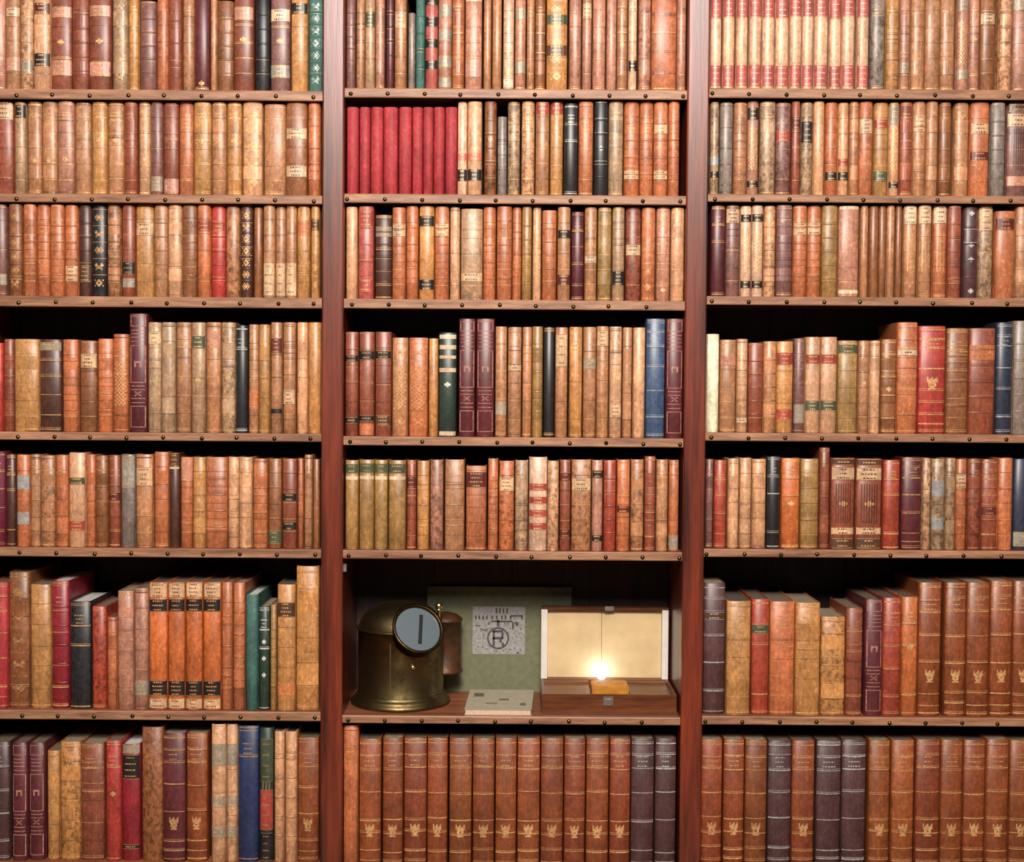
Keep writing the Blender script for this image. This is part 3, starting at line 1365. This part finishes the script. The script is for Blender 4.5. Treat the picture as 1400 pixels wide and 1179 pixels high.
mb = MB()
mb.lathe([(RF - 0.004, 0.0), (RF, 0.004), (RF, 0.009), (RF - 0.006, 0.013), (RF - 0.008, 0.018), (RF - 0.011, 0.022), (0.121, 0.024), (0.1195, 0.03)], 64)
mb.build('base_flange', M['brass'], binn)
z_sh, z_top = zz(543, 856, BY), zz(543, 823, BY)
RB = 0.1175
mb = MB()
mb.lathe([(RB, 0.0285), (RB, 0.032), (RB - 0.001, 0.034), (RB - 0.001, z_sh - 0.006), (RB + 0.0025, z_sh - 0.005), (RB + 0.0025, z_sh), (RB - 0.002, z_sh + 0.001)], 64)
mb.build('drum', M['brass'], binn)
mb = MB()
dz = z_top - z_sh
mb.lathe([(RB - 0.003, z_sh + 0.001)] + [((RB - 0.003) * math.cos(t) ** 0.8, z_sh + 0.001 + dz * math.sin(t) ** 1.1)
                                            for t in [math.pi / 2 * k / 10 for k in range(1, 10)]] + [(0.0, z_top)], 64)
mb.build('hood', M['brass'], binn)
# seam and screw on the drum
mb = MB()
a = math.radians(-90 - 9)
mb.box(-0.0014, 0.0014, -0.0008, 0.0015, 0.034, z_sh - 0.03)
o = mb.build('seam_strip', M['bright_brass'], binn, loc=((RB) * math.cos(a), RB * math.sin(a), 0))
o.rotation_euler.z = a + math.pi / 2
# slanted viewing window
nrm = Vector((0.36, -0.76, 0.54)).normalized()
pc = bp(571, 861, 0.062)
loc = Vector((pc.x - BX, 0.062 - BY, pc.z - ZF))
q = nrm.to_track_quat('Z', 'Y').to_matrix().to_4x4()
AX = Matrix.Translation(loc) @ q
RW = 0.069
mb = MB()
mb.lathe([(RW - 0.006, -0.075), (RW - 0.004, 0.0), (RW + 0.002, 0.002), (RW + 0.003, 0.006), (RW, 0.009), (RW - 0.005, 0.009),
          (RW - 0.007, 0.004), (RW - 0.007, -0.002)], 56, AX)
M['bronze'] = metal('dark_bronze', srgb(34, 26, 16), srgb(92, 72, 42), 0.36, 30)
rim = mb.build('window_rim', M['bronze'], binn)
mb = MB()
mb.lathe([(RW - 0.0072, 0.0005), (RW * 0.6, 0.0028), (0.0, 0.0038)], 48, AX)
mb.build('window_glass', M['glass'], binn)
mb = MB()
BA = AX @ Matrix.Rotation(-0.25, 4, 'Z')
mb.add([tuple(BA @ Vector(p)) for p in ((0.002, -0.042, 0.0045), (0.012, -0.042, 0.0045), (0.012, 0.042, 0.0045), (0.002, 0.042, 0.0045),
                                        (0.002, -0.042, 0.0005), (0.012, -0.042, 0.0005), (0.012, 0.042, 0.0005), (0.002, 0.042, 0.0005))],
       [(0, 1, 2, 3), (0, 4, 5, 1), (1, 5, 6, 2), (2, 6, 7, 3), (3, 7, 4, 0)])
M['dark_reflection'] = metal('dark_reflection_bar', srgb(34, 34, 36), srgb(58, 58, 60), 0.4, 40, 0.6)
mb.build('reflection_bar', M['dark_reflection'], binn)  # dark bar laid on the glass in place of a reflected window frame
# screw below the window
a = math.radians(-90 + 21)
mb = MB()
mb.lathe([(0.006, -0.002), (0.006, 0.003), (0.004, 0.0045), (0.0, 0.005)], 14,
         Matrix.Translation((RB * math.cos(a), RB * math.sin(a), zz(585, 913, 0.06))) @ Vector((math.cos(a), math.sin(a), 0)).to_track_quat('Z', 'Y').to_matrix().to_4x4())
mb.build('screw', M['bright_brass'], binn)
# ball knob on a stem behind the window
pk = bp(600, 829, 0.13)
KL = Vector((pk.x - BX, 0.13 - BY, pk.z - ZF))
mb = MB()
mb.lathe([(0.005, -0.045), (0.0045, -0.012), (0.008, -0.011), (0.008, -0.008)] + [(0.0105 * math.sin(t), -0.0105 * math.cos(t))
         for t in [math.pi * (0.22 + 0.78 * k / 9) for k in range(9)]] + [(0.0, 0.0105)], 24, Matrix.Translation(KL))
mb.build('knob', M['bright_brass'], binn)
# side lamp housing
pl_ = bp(608, 878, 0.215)
LX = pl_.x - BX
z0, z1 = zz(610, 918, 0.215), zz(610, 846, 0.215)
mb = MB()
mb.lathe([(0.040, z0 - 0.004), (0.050, z0), (0.050, z0 + 0.006), (0.047, z0 + 0.008), (0.047, z1 - 0.006), (0.050, z1 - 0.005),
          (0.050, z1), (0.034, z1 + 0.012), (0.012, z1 + 0.018), (0.0, z1 + 0.019)], 32, Matrix.Translation((LX, 0.215 - BY, 0)))
mb.build('lamp_housing', M['rust'], binn)

# --- green folio against the back
GY = 0.290
g0, g1 = bp(584, 870, GY), bp(781, 870, GY)
gx = (g0.x + g1.x) / 2
gw = (g1.x - g0.x) / 2
gh = bp(682, 803, GY).z - ZF
fol = empty_at('green_folio', 'large green cloth folio with silver emblem leaning behind the brass binnacle', 'folio', gx, GY)
mb = MB()
mb.box(-gw, gw, 0.0, 0.0025, 0, gh)
mb.build('front_board', M['green_cloth'], fol)
mb = MB()
mb.box(-gw + 0.004, gw - 0.004, 0.0027, 0.0125, 0.003, gh - 0.004)
mb.build('page_block', M['booklet'], fol)
mb = MB()
mb.box(-gw, gw, 0.0127, 0.015, 0, gh)
mb.build('back_board', M['green_cloth'], fol)


def gp(px, py):
    p = bp(px, py, GY)
    return p.x - gx, p.z - ZF


def flat(mb, px0, px1, py0, py1, y):
    x0, za = gp(px0, py1)
    x1, zb = gp(px1, py0)
    mb.box(x0, x1, y, y + 0.0006, za, zb)


mb = MB()
flat(mb, 646, 718, 830, 894.5, -0.0006)
emb = mb.build('silver_plate', M['silver_print'], fol)
ink = MB()
cx_, cz_ = gp(681, 873)
sc = (3.45 + GY) / F_PX
ring = [(15.2 * sc, 0), (15.2 * sc, 0.0005), (12.8 * sc, 0.0005), (12.8 * sc, 0)]
ink.lathe(ring[:3] + ring[3:], 40, Matrix.Translation((cx_, -0.0006, cz_)) @ Matrix.Rotation(math.radians(90), 4, 'X'), False)
ink.f, ink.s = ink.f[:-2], ink.s[:-2]
for c in ([(673.5, 676.5, 863, 884), (673.5, 688, 862, 865), (685.5, 688.5, 865, 873), (673.5, 688, 871.5, 874.5), (683, 686, 874.5, 879),
           (686, 689, 879, 884), (679.5, 683, 848, 857), (671, 701, 849, 851)]
          + [(x, x + 2.4, 832, 839) for x in (677.5, 682.3, 687.2, 692.2)]
          + [(x, x + 2.3, 842, 847.3) for x in (649.5, 654, 659.5, 664.5, 672, 678, 685, 690, 697, 712.5)]
          + [(698, 714, 841.5, 843.5), (705, 709, 851, 856), (700, 702.5, 852, 861), (650, 657, 855, 856.4), (658, 666, 861, 862.2)]):
    flat(ink, *c, -0.0011)
# worn speckle of the silver block
rk = random.Random(3)
for k in range(70):
    x, y = rk.uniform(647, 716), rk.uniform(850, 893)
    if (x - 681) ** 2 + (y - 873) ** 2 > 17 ** 2:
        flat(ink, x, x + rk.uniform(0.8, 2.2), y, y + rk.uniform(0.8, 1.6), -0.0009)
o = ink.build('printed_device', M['dark_print'], fol)
o['kind'] = 'stuff'

# --- grey booklet lying on the shelf
TH = 0.016
yb, yf = 0.245, 0.012
tb0, tb1 = bp(643, 934, yb), bp(730, 934, yb)
tf0, tf1 = bp(635, 972, yf), bp(726.5, 972, yf)
bx0 = (tb0.x + tb1.x + tf0.x + tf1.x) / 4
bkl = empty_at('booklet', 'grey printed booklet lying flat between the binnacle and the open box', 'booklet', bx0, 0.0)


def slab(z0, z1, ins=0.0):
    m = MB()
    pts = [(tf0.x - bx0 + ins, yf + ins), (tf1.x - bx0 - ins, yf + ins), (tb1.x - bx0 - ins, yb - ins), (tb0.x - bx0 + ins, yb - ins)]
    m.add([(x, y, z0) for x, y in pts] + [(x, y, z1) for x, y in pts],
          [(3, 2, 1, 0), (4, 5, 6, 7), (0, 1, 5, 4), (1, 2, 6, 5), (2, 3, 7, 6), (3, 0, 4, 7)])
    return m


M['fore_edge'] = plain('page_edges', srgb(206, 176, 150), 0.8, 0.2, 120)
slab(0, 0.0014).build('lower_cover', M['booklet'], bkl)
slab(0.0016, TH - 0.0016, 0.002).build('page_block', M['fore_edge'], bkl)
slab(TH - 0.0014, TH).build('upper_cover', M['booklet'], bkl)
ink = MB()


def on_cover(px0, px1, py0, py1):
    def hit(px, py):
        d = CAM_R @ Vector(((px - CX) / F_PX, -(py - CY) / F_PX, -1.0))
        return CAM + d * ((ZF + TH - CAM.z) / d.z)
    a, b = hit(px0, py1), hit(px1, py0)
    ink.box(a.x - bx0, b.x - bx0, a.y, b.y, TH, TH + 0.0004)


for c in ((648, 662, 948, 953), (682, 696, 956, 958), (664, 680, 961.5, 962.6), (711, 719, 962, 965)):
    on_cover(*c)
ink.build('printed_marks', M['print_ink'], bkl)['kind'] = 'stuff'

# --- open wooden box
y0, y1 = 0.030, 0.222
ex0, ex1 = bp(741, 965, y0).x, bp(925, 965, y0).x
ex1 = min(ex1, BAYX['C'][1] - 0.006)
ox = (ex0 + ex1) / 2
hw = (ex1 - ex0) / 2
HB = bp(830, 950, y0).z - ZF
box = empty_at('open_wooden_box', 'open wooden box with glowing cream-lined lid and brass block, sixth shelf', 'box', ox, 0.0)
mb = MB()
t = 0.008
mb.box(-hw, hw, y0, y0 + t, 0, HB)
mb.box(-hw, hw, y1 - t, y1, 0, HB)
mb.box(-hw, -hw + t, y0 + t, y1 - t, 0, HB)
mb.box(hw - t, hw, y0 + t, y1 - t, 0, HB)
mb.box(-hw + t, hw - t, y0 + t, y1 - t, 0, 0.006)
mb.build('box_base', M['box_wood'], box)


def ux(px, Y):
    return bp(px, 930, Y).x - ox


for a, c in ((-hw + t + 0.001, ux(806, 0.13)), (ux(859, 0.13), hw - t - 0.001)):
    mb = MB()
    mb.box(a, c, y0 + t + 0.001, y1 - t - 0.022, 0.0065, HB - 0.008)
    tr = mb.build('tray', M['tray_wood'], box)
    mb = MB()
    mb.box(a, c, y1 - t - 0.020, y1 - t - 0.001, 0.0065, HB - 0.002)
    mb.build('back_rail', M['tray_wood'], box)
mb = MB()
c0, c1 = ux(808, 0.10), ux(857, 0.10)
mb.box(c0, c1, y0 + t + 0.004, y0 + t + 0.085, 0.0065, HB + 0.016)
e = 0.004
mb.box(c0 + e, c1 - e, y0 + t + 0.004 + e, y0 + t + 0.085 - e, HB + 0.0162, HB + 0.019)
mb.build('brass_block', M['yellow_brass'], box)
mb = MB()
lx0, lx1 = ux(825, y0), ux(838.5, y0)
lz0, lz1 = bp(830, 965, y0).z - ZF, bp(830, 953, y0).z - ZF
mb.box(lx0, lx1, y0 - 0.0022, y0, lz0, lz1)
mb.box(lx0 + 0.007, lx1 - 0.007, y0 - 0.0034, y0 - 0.0022, lz0 + 0.006, lz1 - 0.006)
mb.build('lock_plate', M['steel'], box)
# lid, hinged at the back and standing open
LY = y1 + 0.002
zt = bp(830, 831, LY).z - ZF
lid = MB()
lid.box(-hw + 0.001, hw - 0.001, LY + 0.018, LY + 0.026, HB - 0.01, zt)
lid.box(-hw + 0.001, hw - 0.001, LY - 0.004, LY + 0.018, zt - 0.006, zt)
lid.box(-hw + 0.001, hw - 0.001, LY + 0.001, LY + 0.018, HB - 0.01, HB)
lo = lid.build('lid', M['box_wood'], box)
for s_ in (-1, 1):
    mb = MB()
    xa, xb = (-hw + 0.001, -hw + 0.018) if s_ < 0 else (hw - 0.018, hw - 0.001)
    mb.box(xa, xb, LY - 0.004, LY + 0.0178, HB + 0.0005, zt - 0.0062)
    mb.build('lid_side', M['lid_rim'], lo)
sx = ux(822, LY + 0.015)
for xa, xb in ((-hw + 0.0182, sx - 0.0006), (sx + 0.0006, hw - 0.0182)):
    mb = MB()
    n = 6
    vs = []
    for i in range(n + 1):          # slightly padded silk
        for j in range(n + 1):
            u, v = i / n, j / n
            p = 0.004 * (1 - (2 * u - 1) ** 4) * (1 - (2 * v - 1) ** 4)
            vs.append((xa + (xb - xa) * u, LY + 0.0172 - p, HB + 0.0005 + (zt - 0.0068 - HB) * v))
    mb.add(vs, [(i * (n + 1) + j, (i + 1) * (n + 1) + j, (i + 1) * (n + 1) + j + 1, i * (n + 1) + j + 1) for i in range(n) for j in range(n)], True)
    mb.build('lining', M['lining'], lo)
mb = MB()
mb.box(ux(826, LY), ux(838, LY), LY - 0.0062, LY - 0.004, zt - 0.008, zt + 0.004)
mb.build('lid_catch', M['steel'], lo)
for px in (775, 890):
    mb = MB()
    xh = ux(px, y1)
    mb.box(xh - 0.012, xh + 0.012, y1 + 0.0003, y1 + 0.0025, HB - 0.012, HB - 0.0005)
    mb.build('hinge', M['bright_brass'], box)
# small electric lamp inside the box
bl = bp(822, 911, y1 - 0.006)
mb = MB()
mb.lathe([(0.011, 0.0), (0.011, 0.003), (0.0085, 0.004), (0.0085, 0.006)], 18, Matrix.Translation((bl.x - ox, y1 - 0.016, HB - 0.0005)))
mb.build('lamp_holder', M['steel'], box)
mb = MB()
mb.lathe([(0.0085, 0.0), (0.0115, 0.004), (0.0125, 0.009), (0.0115, 0.014), (0.0075, 0.019), (0.0001, 0.021)], 22,
         Matrix.Translation((bl.x - ox, y1 - 0.016, HB + 0.0057)))
mb.build('lamp_bulb', M['bulb'], box)
# little metal clip under the shelf above
cp = bp(471.5, 776, 0.02)
mb = MB()
mb.box(0.0003, 0.008, 0.0, 0.010, -0.010, 0.010)
mb.build('shelf_clip', M['steel'], case, loc=(BAYX['C'][0], 0.012, cp.z))
